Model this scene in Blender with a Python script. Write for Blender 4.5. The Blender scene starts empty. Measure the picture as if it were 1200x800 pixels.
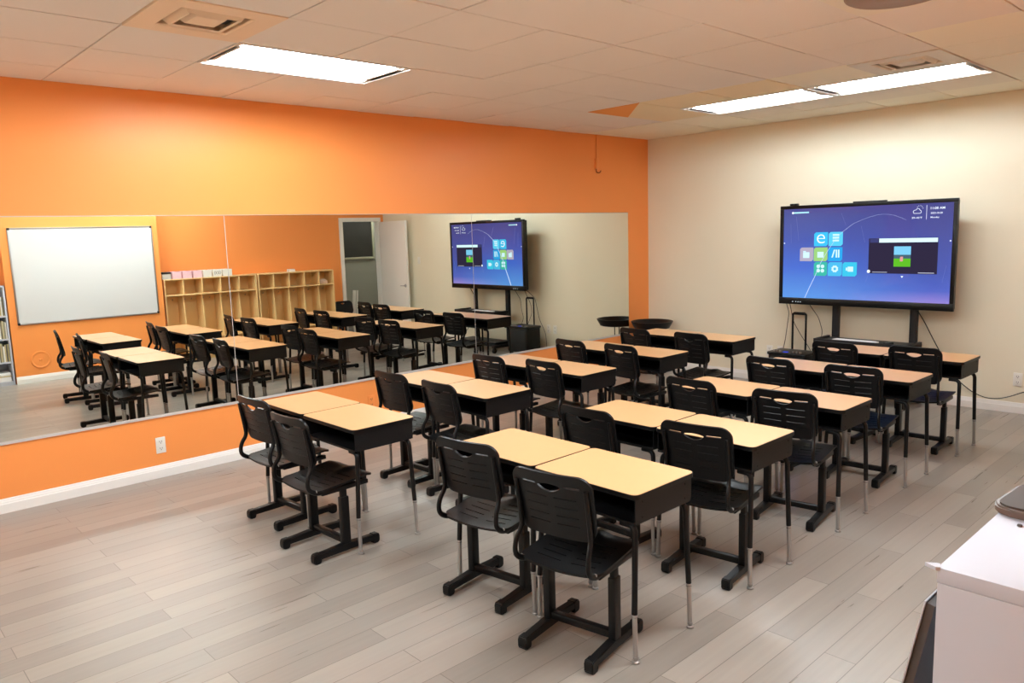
import bpy, bmesh, math, random
from mathutils import Vector, Matrix
from mathutils.geometry import delaunay_2d_cdt
random.seed(7)
PI = math.pi
S = bpy.context.scene
COL = S.collection

# ------------------------------------------------------------------ helpers
def lin(c):
    return tuple(((v/255)/12.92 if v/255 <= .04045 else ((v/255+.055)/1.055)**2.4) for v in c)

def mat(name, rgb, rough=.5, metal=0., spec=.5, bump=0, bscale=200, coat=0, emit=None, estr=0, vary=0, vscale=6):
    m = bpy.data.materials.new(name); m.use_nodes = True
    nt = m.node_tree; b = nt.nodes['Principled BSDF']
    c = (*lin(rgb), 1)
    b.inputs['Base Color'].default_value = c
    b.inputs['Roughness'].default_value = rough
    b.inputs['Metallic'].default_value = metal
    b.inputs['Specular IOR Level'].default_value = spec
    b.inputs['Coat Weight'].default_value = coat
    if emit:
        b.inputs['Emission Color'].default_value = (*lin(emit), 1); b.inputs['Emission Strength'].default_value = estr
    if bump or vary:
        tc = nt.nodes.new('ShaderNodeTexCoord')
    if bump:
        n = nt.nodes.new('ShaderNodeTexNoise'); n.inputs['Scale'].default_value = bscale; n.inputs['Detail'].default_value = 3
        bp = nt.nodes.new('ShaderNodeBump'); bp.inputs['Strength'].default_value = bump; bp.inputs['Distance'].default_value = .002
        nt.links.new(tc.outputs['Object'], n.inputs['Vector'])
        nt.links.new(n.outputs['Fac'], bp.inputs['Height']); nt.links.new(bp.outputs['Normal'], b.inputs['Normal'])
    if vary:
        n2 = nt.nodes.new('ShaderNodeTexNoise'); n2.inputs['Scale'].default_value = vscale; n2.inputs['Detail'].default_value = 4
        nt.links.new(tc.outputs['Object'], n2.inputs['Vector'])
        mx = nt.nodes.new('ShaderNodeMix'); mx.data_type = 'RGBA'
        mx.inputs['A'].default_value = tuple(v*(1-vary) for v in c[:3])+(1,)
        mx.inputs['B'].default_value = tuple(min(1, v*(1+vary)) for v in c[:3])+(1,)
        nt.links.new(n2.outputs['Fac'], mx.inputs['Factor']); nt.links.new(mx.outputs['Result'], b.inputs['Base Color'])
    return m

def emission(name, rgb, s=1.0):
    m = bpy.data.materials.new(name); m.use_nodes = True
    nt = m.node_tree; nt.nodes.clear()
    e = nt.nodes.new('ShaderNodeEmission'); e.inputs['Color'].default_value = (*lin(rgb), 1); e.inputs['Strength'].default_value = s
    o = nt.nodes.new('ShaderNodeOutputMaterial'); nt.links.new(e.outputs[0], o.inputs[0])
    return m

def link(name, bm, m, parent=None, smooth=None):
    bmesh.ops.recalc_face_normals(bm, faces=bm.faces[:]) if smooth != 'raw' else None
    me = bpy.data.meshes.new(name); bm.to_mesh(me); bm.free()
    for mm in (m if isinstance(m, (list, tuple)) else [m]): me.materials.append(mm)
    if smooth and smooth != 'raw':
        me.polygons.foreach_set('use_smooth', [True]*len(me.polygons))
        try: me.set_sharp_from_angle(angle=math.radians(smooth))
        except Exception: pass
    o = bpy.data.objects.new(name, me); COL.objects.link(o)
    if parent: o.parent = parent
    return o

def tag(o, label, cat, group=None):
    o['label'] = label; o['category'] = cat
    if group: o['group'] = group
    return o

def thing(name, label, cat, loc=(0, 0, 0), rz=0, group=None):
    o = bpy.data.objects.new(name, None); COL.objects.link(o)
    o.empty_display_size = .1
    o.location = loc; o.rotation_euler = (0, 0, rz)
    return tag(o, label, cat, group)

def struct(name, bm, m, parent=None, smooth=None):
    o = link(name, bm, m, parent, smooth)
    if not parent: o['kind'] = 'structure'
    return o

def dup(o, parent=None):
    c = o.copy(); COL.objects.link(c); c.parent = parent
    for ch in list(o.children): dup(ch, c)
    return c

def box(bm, lo, hi, bev=0, seg=2, mi=0, mtx=None):
    x0, y0, z0 = lo; x1, y1, z1 = hi
    vs = [bm.verts.new(v) for v in ((x0,y0,z0),(x1,y0,z0),(x1,y1,z0),(x0,y1,z0),(x0,y0,z1),(x1,y0,z1),(x1,y1,z1),(x0,y1,z1))]
    fs = [bm.faces.new([vs[i] for i in q]) for q in ((3,2,1,0),(4,5,6,7),(0,1,5,4),(1,2,6,5),(2,3,7,6),(3,0,4,7))]
    for f in fs: f.material_index = mi
    out = vs
    if bev:
        es = set(e for f in fs for e in f.edges)
        r = bmesh.ops.bevel(bm, geom=list(es), offset=bev, segments=seg, affect='EDGES', profile=.5)
        out = list(set(v for f in r['faces'] for v in f.verts) | set(v for v in vs if v.is_valid))
        for f in r['faces']: f.material_index = mi
    if mtx: bmesh.ops.transform(bm, matrix=mtx, verts=out)
    return out

def prism(bm, pts, axis, a, b, mi=0):
    """polygon pts (2-D) extruded along axis from a to b; the two coordinates go to the other axes in order"""
    def mk(p, t):
        return {'x': (t, p[0], p[1]), 'y': (p[0], t, p[1]), 'z': (p[0], p[1], t)}[axis]
    A = [bm.verts.new(mk(p, a)) for p in pts]; B = [bm.verts.new(mk(p, b)) for p in pts]
    n = len(pts); fs = [bm.faces.new(A[::-1]), bm.faces.new(B)]
    for i in range(n): fs.append(bm.faces.new((A[i], A[(i+1) % n], B[(i+1) % n], B[i])))
    for f in fs: f.material_index = mi
    return A+B

def rrect(x0, y0, x1, y1, r, n=5):
    out = []
    for cx, cy, a in ((x1-r, y1-r, 0), (x0+r, y1-r, 90), (x0+r, y0+r, 180), (x1-r, y0+r, 270)):
        for k in range(n+1):
            t = math.radians(a+90*k/n); out.append((cx+r*math.cos(t), cy+r*math.sin(t)))
    return out

def fillet(path, r, n=5):
    P = [Vector(p) for p in path]; out = [P[0]]
    for i in range(1, len(P)-1):
        a, b, c = P[i-1], P[i], P[i+1]
        u = (a-b); v = (c-b); rr = min(r, u.length*.49, v.length*.49)
        p0 = b+u.normalized()*rr; p1 = b+v.normalized()*rr
        for k in range(n+1):
            t = k/n; out.append(p0*(1-t)**2+b*2*t*(1-t)+p1*t*t)
    out.append(P[-1]); return out

def tube(bm, path, r, n=10, r2=None, mi=0, cap=True):
    """round (or oval: r across, r2 other way) tube along a path"""
    P = [Vector(p) for p in path]; rings = []
    t = (P[1]-P[0]).normalized()
    ref = Vector((0, 0, 1)) if abs(t.z) < .9 else Vector((1, 0, 0))
    nrm = t.cross(ref).normalized()
    for i, p in enumerate(P):
        if i == 0: t = (P[1]-P[0]).normalized()
        elif i == len(P)-1: t = (P[-1]-P[-2]).normalized()
        else: t = ((P[i+1]-p).normalized()+(p-P[i-1]).normalized()).normalized()
        nrm = (nrm-t*nrm.dot(t)).normalized(); bn = t.cross(nrm)
        rr = r[i] if isinstance(r, (list, tuple)) else r
        rb = rr if r2 is None else r2
        rings.append([bm.verts.new(p+nrm*rr*math.cos(2*PI*k/n)+bn*rb*math.sin(2*PI*k/n)) for k in range(n)])
    for a, b in zip(rings, rings[1:]):
        for k in range(n):
            f = bm.faces.new((a[k], a[(k+1) % n], b[(k+1) % n], b[k])); f.material_index = mi
    if cap:
        bm.faces.new(rings[0][::-1]).material_index = mi; bm.faces.new(rings[-1]).material_index = mi

def lathe(bm, prof, c=(0, 0, 0), n=32, mi=0):
    rings = []
    for r, z in prof:
        if r < 1e-5: rings.append([bm.verts.new((c[0], c[1], c[2]+z))])
        else: rings.append([bm.verts.new((c[0]+r*math.cos(2*PI*k/n), c[1]+r*math.sin(2*PI*k/n), c[2]+z)) for k in range(n)])
    for a, b in zip(rings, rings[1:]):
        for k in range(n):
            k2 = (k+1) % n
            if len(a) == 1 and len(b) == 1: continue
            if len(a) == 1: f = bm.faces.new((a[0], b[k2], b[k]))
            elif len(b) == 1: f = bm.faces.new((a[k], a[k2], b[0]))
            else: f = bm.faces.new((a[k], a[k2], b[k2], b[k]))
            f.material_index = mi

def inside(p, poly):
    x, y = p; c = False; j = len(poly)-1
    for i in range(len(poly)):
        xi, yi = poly[i]; xj, yj = poly[j]
        if (yi > y) != (yj > y) and x < (xj-xi)*(y-yi)/(yj-yi)+xi: c = not c
        j = i
    return c

def pierced(outline, holes, step, fn, thick):
    """plate with holes: outline and holes are 2-D loops, fn maps (u, v) to (point, normal); the plate gets a thickness"""
    vs, es = [], []
    for loop in [outline]+holes:
        b = len(vs); vs += [Vector(p) for p in loop]
        es += [(b+i, b+(i+1) % len(loop)) for i in range(len(loop))]
    xs = [p[0] for p in outline]; ys = [p[1] for p in outline]
    x = min(xs)+step/2
    while x < max(xs):
        y = min(ys)+step/2
        while y < max(ys):
            if inside((x, y), outline) and not any(min(q[0] for q in h)-step*.3 < x < max(q[0] for q in h)+step*.3 and min(q[1] for q in h)-step*.3 < y < max(q[1] for q in h)+step*.3 for h in holes):
                if min(math.hypot(x-q[0], y-q[1]) for q in outline) > step*.45:
                    vs.append(Vector((x+.0007*math.sin(37*y), y)))
            y += step
        x += step
    V, Ed, Fc, *_ = delaunay_2d_cdt(vs, es, [], 0, 1e-6)
    tris = []
    for f in Fc:
        c = (sum(V[i].x for i in f)/3, sum(V[i].y for i in f)/3)
        if inside(c, outline) and not any(inside(c, h) for h in holes): tris.append(tuple(f))
    bm = bmesh.new(); T, B = {}, {}
    for i in set(k for t in tris for k in t):
        p, n = fn(V[i].x, V[i].y); p = Vector(p); n = Vector(n).normalized()
        T[i] = bm.verts.new(p+n*thick/2); B[i] = bm.verts.new(p-n*thick/2)
    cnt = {}
    for t in tris:
        bm.faces.new([T[i] for i in t]); bm.faces.new([B[i] for i in t[::-1]])
        for a, b in ((t[0], t[1]), (t[1], t[2]), (t[2], t[0])):
            k = (min(a, b), max(a, b)); cnt[k] = cnt.get(k, 0)+1
    for (a, b), n in cnt.items():
        if n == 1: bm.faces.new((T[a], T[b], B[b], B[a]))
    return bm

def lens(cx, cy, w, h, n=8, flat=.25):
    """lens shaped hand hole: gently arched top, deep bottom"""
    p = [(cx-w/2+w*k/n, cy+h*flat*math.sin(PI*k/n)**.6) for k in range(n+1)]
    p += [(cx+w/2-w*k/n, cy-h*(1-flat)*math.sin(PI*k/n)**.7) for k in range(1, n)]
    return p

def text_mesh(s, width, parent, m, x, z, y, name, align='LEFT', height=None):
    cu = bpy.data.curves.new(name, 'FONT'); cu.body = s; cu.size = 1; cu.offset = .012 if len(s) > 1 else -.012; cu.align_x = 'LEFT'
    t = bpy.data.objects.new('tmp', cu); COL.objects.link(t)
    bpy.context.view_layer.update()
    me = bpy.data.meshes.new_from_object(t.evaluated_get(bpy.context.evaluated_depsgraph_get()))
    bpy.data.objects.remove(t)
    xs = [v.co.x for v in me.vertices]; ys = [v.co.y for v in me.vertices]
    k = width/(max(xs)-min(xs)); kz = k if height is None else height/(max(ys)-min(ys))
    for v in me.vertices:
        v.co = ((v.co.x-min(xs))*k, 0, (v.co.y-min(ys))*kz)
    me.materials.append(m); me.name = name
    o = bpy.data.objects.new(name, me); COL.objects.link(o); o.parent = parent; o.location = (x, y, z)
    return o

# ------------------------------------------------------------------ materials
M = {}
def wallmat(name, rgb, rough=.45):
    return mat(name, rgb, rough, spec=.22, bump=.12, bscale=90, vary=.02, vscale=1.2)
M['orange'] = wallmat('orange wall paint', (240, 149, 80), .38)
M['cream'] = wallmat('cream wall paint', (229, 220, 196), .5)
M['white_paint'] = mat('white trim paint', (232, 228, 222), .4)
M['tile'] = mat('ceiling tile', (236, 229, 220), .85, bump=.2, bscale=160, vary=.02, vscale=2)
M['tile_yellow'] = mat('perforated yellowed tile', (245, 239, 219), .8, bump=.6, bscale=320)
M['tile_gray'] = mat('grey tile', (238, 231, 214), .85, bump=.2, bscale=160)
M['tile_tan'] = mat('tan tile', (243, 226, 190), .85)  # plain tan colour for the tiles around the orange half
M['tile_orange'] = mat('orange painted tile', (240, 160, 76), .7)
M['gap'] = mat('ceiling void', (96, 72, 56), .9)
M['black_plastic'] = mat('black moulded plastic', (12, 11, 12), .38, spec=.28, bump=.1, bscale=500)
M['black_metal'] = mat('black powder coated steel', (11, 10, 11), .4, spec=.3, bump=.06, bscale=700)
M['black_box'] = mat('black sheet steel', (12, 11, 12), .5, spec=.3)
M['laminate'] = mat('maple laminate', (219, 172, 122), .3, vary=.03, vscale=14)
M['chrome'] = mat('chromed steel', (172, 170, 168), .33, .7)
M['steel'] = mat('brushed steel', (150, 146, 144), .35, 1.0)
M['white_plastic'] = mat('white plastic', (228, 224, 214), .4)
M['screen_black'] = mat('black bezel', (10, 10, 11), .3, spec=.3)
M['stand'] = mat('charcoal stand steel', (34, 32, 33), .45, spec=.35)
M['paper'] = mat('white paper', (232, 230, 228), .7)
M['cable'] = mat('black cable', (26, 24, 24), .5)
M['birch'] = mat('birch plywood', (232, 194, 134), .45, vary=.06, vscale=5)
M['white_board'] = mat('whiteboard enamel', (206, 206, 206), .25)
M['alu'] = mat('anodised aluminium', (176, 174, 172), .35, .9)
M['channel'] = mat('pale grey channel', (196, 190, 184), .35)
M['dark'] = mat('dark rubber', (24, 23, 23), .6)
M['shelf_white'] = mat('white melamine', (186, 189, 199), .42)
M['shelf_side'] = M['shelf_white']
M['corridor'] = mat('grey corridor paint', (158, 152, 136), .6)
M['socket'] = mat('socket slots', (70, 66, 62), .6)

# mirror glass
m = bpy.data.materials.new('mirror glass'); m.use_nodes = True; nt = m.node_tree; nt.nodes.clear()
g = nt.nodes.new('ShaderNodeBsdfGlossy'); g.inputs['Color'].default_value = (.87, .895, .82, 1); g.inputs['Roughness'].default_value = 0
o = nt.nodes.new('ShaderNodeOutputMaterial'); nt.links.new(g.outputs[0], o.inputs[0]); M['mirror'] = m

# floor planks
m = bpy.data.materials.new('grey wood planks'); m.use_nodes = True; nt = m.node_tree; b = nt.nodes['Principled BSDF']
tc = nt.nodes.new('ShaderNodeTexCoord'); sp = nt.nodes.new('ShaderNodeSeparateXYZ'); cb = nt.nodes.new('ShaderNodeCombineXYZ')
nt.links.new(tc.outputs['Object'], sp.inputs[0])
def mth(op, a, bb):
    n = nt.nodes.new('ShaderNodeMath'); n.operation = op
    for i, v in enumerate((a, bb)):
        if isinstance(v, (int, float)): n.inputs[i].default_value = v
        else: nt.links.new(v, n.inputs[i])
    return n.outputs[0]
nt.links.new(mth('ADD', sp.outputs['Y'], 6.91+1.22*4), cb.inputs['X']); nt.links.new(mth('ADD', sp.outputs['X'], .1297*2-.031), cb.inputs['Y'])
br = nt.nodes.new('ShaderNodeTexBrick'); br.offset = .5; br.offset_frequency = 2; br.squash = 1
br.inputs['Scale'].default_value = 1; br.inputs['Brick Width'].default_value = 1.22; br.inputs['Row Height'].default_value = .1297
br.inputs['Mortar Size'].default_value = .0018; br.inputs['Mortar Smooth'].default_value = .3; br.inputs['Bias'].default_value = 0
br.inputs['Color1'].default_value = (0, 0, 0, 1); br.inputs['Color2'].default_value = (1, 1, 1, 1); br.inputs['Mortar'].default_value = (.5, .5, .5, 1)
nt.links.new(cb.outputs[0], br.inputs['Vector'])
mp = nt.nodes.new('ShaderNodeMapping'); mp.inputs['Scale'].default_value = (22, 1.0, 1); nt.links.new(tc.outputs['Object'], mp.inputs['Vector'])
no = nt.nodes.new('ShaderNodeTexNoise'); no.inputs['Scale'].default_value = 1.6; no.inputs['Detail'].default_value = 4; no.inputs['Roughness'].default_value = .5
nt.links.new(mp.outputs[0], no.inputs['Vector'])
rp = nt.nodes.new('ShaderNodeValToRGB')
rp.color_ramp.elements[0].color = (*lin((128, 121, 113)), 1); rp.color_ramp.elements[1].color = (*lin((171, 162, 151)), 1)
fac = mth('ADD', mth('MULTIPLY', br.outputs['Color'], .50), mth('MULTIPLY', no.outputs['Fac'], .36))
nt.links.new(fac, rp.inputs['Fac'])
mx = nt.nodes.new('ShaderNodeMix'); mx.data_type = 'RGBA'; mx.inputs['B'].default_value = (*lin((84, 74, 68)), 1)
nt.links.new(mth('MULTIPLY', br.outputs['Fac'], .75), mx.inputs['Factor']); nt.links.new(rp.outputs['Color'], mx.inputs['A'])
nt.links.new(mx.outputs['Result'], b.inputs['Base Color'])
bp = nt.nodes.new('ShaderNodeBump'); bp.inputs['Strength'].default_value = .35; bp.inputs['Distance'].default_value = .0016
hh = mth('SUBTRACT', mth('MULTIPLY', no.outputs['Fac'], .10), mth('MULTIPLY', br.outputs['Fac'], 1.0))
nt.links.new(hh, bp.inputs['Height']); nt.links.new(bp.outputs['Normal'], b.inputs['Normal'])
nt.links.new(mth('ADD', mth('MULTIPLY', no.outputs['Fac'], .08), .25), b.inputs['Roughness'])
M['floor'] = m

# ------------------------------------------------------------------ room shell
H = 2.88; W = 6.05; WJ = 5.68; WS = 6.62; YB = -9.7; JY0, JY1 = -6.06, -4.12
DY0, DY1, DZ = -.875, -.12, 2.07
bm = bmesh.new(); box(bm, (-.1, YB-.1, -.1), (8.2, 1.6, 0)); struct('floor', bm, M['floor'])
bm = bmesh.new(); box(bm, (-.12, YB, 0), (0, 0, H+.1)); struct('wall_left', bm, M['orange'])
bm = bmesh.new(); box(bm, (-.12, 0, 0), (W+.1, .1, H+.1)); struct('wall_back', bm, M['cream'])
bm = bmesh.new(); box(bm, (-.12, YB-.1, 0), (WS+.1, YB, H+.1)); struct('wall_front', bm, M['cream'])
bm = bmesh.new()
box(bm, (W, JY1, 0), (W+.1, DY0, H+.1)); box(bm, (W, DY0, DZ), (W+.1, DY1, H+.1)); box(bm, (W, DY1, 0), (W+.1, 0, H+.1))
struct('wall_right', bm, M['orange'])
bm = bmesh.new(); box(bm, (WJ, JY0, 0), (WS, JY1, H+.1)); struct('wall_pier', bm, M['orange'])
bm = bmesh.new(); box(bm, (WS, YB, 0), (WS+.1, JY0, H+.1)); struct('wall_alcove', bm, M['orange'])
# corridor seen through the doorway in the mirror
bm = bmesh.new(); box(bm, (7.35, -2.4, 0), (7.45, 1.5, H+.1)); box(bm, (W+.1, 1.4, 0), (7.35, 1.5, H+.1)); box(bm, (W+.1, -2.5, 0), (7.35, -2.4, H+.1)); box(bm, (W+.1, .1, 0), (W+.2, 1.4, H+.1))
box(bm, (W+.1, -2.4, H+.1), (7.35, 1.4, H+.2))
struct('wall_corridor', bm, M['corridor'])

# baseboards
prof = [(0, 0), (.016, 0), (.016, .062), (.012, .068), (.012, .074), (.008, .084), (.006, .094), (0, .098)]
def bb(name, axis, a, b, at, sgn):
    bm = bmesh.new()
    prism(bm, [(at+sgn*p[0], p[1]) for p in prof], 'y' if axis == 'y' else 'x', a, b)
    struct(name, bm, M['white_paint'])
bb('baseboard_left', 'y', YB, 0, 0, 1)
bb('baseboard_back', 'x', .016, W-.02, 0, -1)
bb('baseboard_right', 'y', JY1, DY0-.07, W, -1)
bb('baseboard_pier', 'y', JY0, JY1, WJ, -1)
bb('baseboard_front', 'x', .016, WS, YB, 1)

# ceiling: loose tiles in a grid, each hung a little differently
GX = [.488+.61*i for i in range(-1, 12)]; GY = [.0405-.61*i for i in range(0, 18)]
def cell(x, y): return (round((x-.488-.305)/.61), round((y-.0405+.305)/.61))
TROF = [(1.098, -6.059, 1.708, -4.839), (1.708, -1.789, 2.928, -1.179), (2.928, -1.789, 4.148, -1.179),
        (4.148, -6.059, 4.758, -4.839), (4.758, -4.839, 5.368, -3.619), (1.708, -8.499, 2.928, -7.889), (3.538, -9.109, 4.148, -7.889)]  # the last three are unseen, added as fill light
VENT = [(1.708, -6.669), (3.538, -2.399)]; ROUND = (4.148, -4.229)
def is_open(cx, cy):
    for x0, y0, x1, y1 in TROF:
        if x0 < cx < x1 and y0 < cy < y1: return True
    for x0, y0 in VENT+[ROUND]:
        if x0 < cx < x0+.61 and y0 < cy < y0+.61: return True
    return False
bm = bmesh.new()
vs = [bm.verts.new((x, y, H+.06)) for x, y in ((-.1, YB-.1), (WS+.1, YB-.1), (WS+.1, .1), (-.1, .1))]
bm.faces.new(vs).material_index = 1
rnd = random.Random(3)
x = .488-.61
for i in range(-1, 11):
    x0 = .488+.61*i; x1 = x0+.61
    for j in range(0, 17):
        y1 = .0405-.61*j; y0 = y1-.61
        if y1 < YB: continue
        cx, cy = (x0+x1)/2, (y0+y1)/2
        a0, b0, a1, b1 = max(x0, 0), max(y0, YB), min(x1, WS), min(y1, 0)
        if a1-a0 < .02 or b1-b0 < .02 or is_open(cx, cy): continue
        mi = 0
        if -2.41 < cy < -1.17 and cx > 2.9 or (-3.0 < cy < -1.1 and cx > 4.1): mi = 2
        if cy > -1.1: mi = 2 if rnd.random() < .5 else 4
        z = H+rnd.choice((0, .0, .001, .002, .004))
        g_ = .0042
        if abs(cx-1.403) < .1 and abs(cy+2.094) < .1:      # half of this tile is painted orange
            A = [(a0+g_, b0+g_), (a1-g_, b0+g_), (a0+g_, b1-g_)]; B = [(a1-g_, b0+g_), (a1-g_, b1-g_), (a0+g_, b1-g_)]
            prism(bm, A, 'z', H-.002, H+.02, 5); prism(bm, B, 'z', H, H+.02, 6); continue
        if abs(cy+2.094) < .1 and 1.7 < cx < 2.9: mi = 6
        if abs(cy+1.484) < .1 and 1.0 < cx < 1.7: mi = 6
        box(bm, (a0+g_, b0+g_, z), (a1-g_, b1-g_, z+.02), mi=mi)
struct('ceiling', bm, [M['tile'], M['gap'], M['tile_yellow'], M['tile_gray'], M['tile_gray'], M['tile_orange'], M['tile_tan']])

# recessed fluorescent troffers
M['tube'] = emission('fluorescent tube', (232, 246, 254), 88)
M['tube_dim'] = emission('dimmed fluorescent tube', (232, 246, 254), 45)  # same tubes with weaker emission, so the cream wall stays unclipped
M['reflector'] = mat('white enamel reflector', (238, 236, 230), .4)
def troffer(x0, y0, x1, y1, label):
    lx, ly = x1-x0, y1-y0; cx, cy = (x0+x1)/2, (y0+y1)/2
    rz = 0 if lx > ly else PI/2
    t = thing('ceiling_light', label, 'ceiling light', (cx, cy, H), rz, 'recessed fluorescent lights')
    L, Wd = 1.21, .60
    bm = bmesh.new()
    for s in (-1, 1):
        box(bm, (-L/2, s*Wd/2-.012, -.006), (L/2, s*Wd/2+.0, .012)) if s > 0 else box(bm, (-L/2, -Wd/2, -.006), (L/2, -Wd/2+.012, .012))
        box(bm, (s*L/2-(.012 if s > 0 else 0), -Wd/2+.012, -.006), (s*L/2+(0 if s > 0 else .012), Wd/2-.012, .012))
    link('frame', bm, M['white_paint'], t)
    bm = bmesh.new()
    P = [(-Wd/2+.012, .012), (-Wd/2+.10, .075), (-Wd/2+.14, .09), (Wd/2-.14, .09), (Wd/2-.10, .075), (Wd/2-.012, .012)]
    A = [bm.verts.new((-L/2+.012, p[0], p[1])) for p in P]; B = [bm.verts.new((L/2-.012, p[0], p[1])) for p in P]
    for i in range(len(P)-1): bm.faces.new((A[i], A[i+1], B[i+1], B[i]))
    bm.faces.new(A); bm.faces.new(B[::-1])
    link('reflector', bm, M['reflector'], t)
    for s in (-1, 1):
        bm = bmesh.new()
        for q in (-.14, 0, .14): box(bm, (s*(L/2-.035)-.018, q-.03, .01), (s*(L/2-.035)+.018, q+.03, .07), .004)
        link('lamp_holder', bm, M['reflector'], t, 40)
        bm = bmesh.new(); box(bm, (s*(L/2-.04)-.028, -.2, .002), (s*(L/2-.04)+.028, .2, .008)); box(bm, (s*(L/2-.028)-.016, -.285, .002), (s*(L/2-.028)+.016, .285, .007)); link('end_cover', bm, M['white_paint'], t)
    for q in (-.14, 0, .14):
        bm = bmesh.new(); tube(bm, [(-L/2+.055, q, .035), (L/2-.055, q, .035)], .019, 14); link('fluorescent_tube', bm, M['tube_dim' if cy > -2 else 'tube'], t, 40)
    return t
LBL = ['bright fluorescent ceiling light along the orange wall beside the square air vent', 'bright fluorescent ceiling light touching the orange stained tiles in front of the cream wall',
       'bright fluorescent ceiling light above the television beside the grey square air vent', 'fluorescent ceiling light over the desks nearest the camera', 'unseen fluorescent ceiling light added over the aisle right of the television-side desks',
       'unseen fluorescent ceiling light added behind the camera towards the mirror wall', 'unseen fill light added directly behind the camera towards the rear wall']
for a, l in zip(TROF, LBL): troffer(*a, l)

def vent(x0, y0, mm, label):
    t = thing('air_vent', label, 'air vent', (x0+.305, y0+.305, H), 0, 'square ceiling air vents')
    def ring(bm, r0, z0, r1, z1):
        a = [bm.verts.new((sx*r0, sy*r0, z0)) for sx, sy in ((-1,-1),(1,-1),(1,1),(-1,1))]
        b = [bm.verts.new((sx*r1, sy*r1, z1)) for sx, sy in ((-1,-1),(1,-1),(1,1),(-1,1))]
        for k in range(4): bm.faces.new((a[k], a[(k+1) % 4], b[(k+1) % 4], b[k]))
    bm = bmesh.new(); ring(bm, .303, -.004, .185, -.004); ring(bm, .303, -.004, .303, .015); ring(bm, .185, -.004, .178, .004); ring(bm, .178, .004, .19, .06)
    link('panel', bm, mm, t, 'raw')
    bm = bmesh.new(); ring(bm, .132, -.010, .158, .022); ring(bm, .132, -.010, .118, -.006); ring(bm, .118, -.006, .15, .026); link('louvre', bm, mm, t, 'raw')
    bm = bmesh.new(); ring(bm, .074, -.004, .1, .022); ring(bm, .074, -.004, .0005, -.004); ring(bm, .1, .022, .09, .024); link('centre_plate', bm, mm, t, 'raw')
    bm = bmesh.new(); box(bm, (-.2, -.2, .052), (.2, .2, .056)); link('duct_shade', bm, M['dark'], t)  # dark sheet paints the shade inside the vent opening
vent(*VENT[0], mat('tan vent enamel', (236, 212, 182), .5), 'tan square ceiling air vent above the orange wall')
vent(*VENT[1], mat('grey vent enamel', (220, 212, 196), .5), 'grey square ceiling air vent beside the light above the television')
t = thing('round_air_diffuser', 'round brown ceiling diffuser on a grey square panel at top of picture', 'air vent', (ROUND[0]+.305, ROUND[1]+.305, H))
bm = bmesh.new(); box(bm, (-.303, -.303, -.001), (.303, .303, .059)); link('panel', bm, M['tile_gray'], t)
bm = bmesh.new(); lathe(bm, [(.245, 0), (.24, -.008), (.225, -.016), (.19, -.012), (.17, -.02), (.11, -.018), (.09, -.026), (0, -.028)], n=40)
link('diffuser', bm, mat('brown diffuser', (150, 120, 92), .5), t, 50)

# ------------------------------------------------------------------ mirrors
MT, MB_ = 1.978, .478
seams = [YB+1.5, -5.505, -2.955, -.417]
mlab = ['tall wall mirror panel reflecting the whiteboard, leftmost of the mirror panels', 'wide middle wall mirror panel reflecting the birch cubbies and open door',
        'wall mirror panel nearest the room corner, reflecting the cream wall']
for k in range(3):
    y0, y1 = seams[k]+.003, seams[k+1]-.003
    t = thing('wall_mirror', mlab[k], 'mirror', (0, (y0+y1)/2, MB_), 0, 'mirror panels on the orange wall')
    L = y1-y0
    bm = bmesh.new(); box(bm, (.002, -L/2, 0), (.0085, L/2, MT-MB_)); link('mirror_glass', bm, M['mirror'], t)
    bm = bmesh.new(); box(bm, (.001, -L/2, -.012), (.0125, L/2, -.0005)); box(bm, (.0092, -L/2, -.001), (.0125, L/2, .008)); link('bottom_channel', bm, M['channel'], t)
    if k < 2:
        bm = bmesh.new(); box(bm, (.001, L/2+.001, -.012), (.0086, L/2+.005, MT-MB_)); link('joint_strip', bm, M['channel'], t)['label'] = 'pale joint strip'
    bm = bmesh.new(); box(bm, (.001, -L/2, MT-MB_+.0005), (.0115, L/2, MT-MB_+.006)); link('top_channel', bm, M['alu'], t)
    if k == 1: t.rotation_euler = (0, 0, math.radians(-.06))

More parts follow.
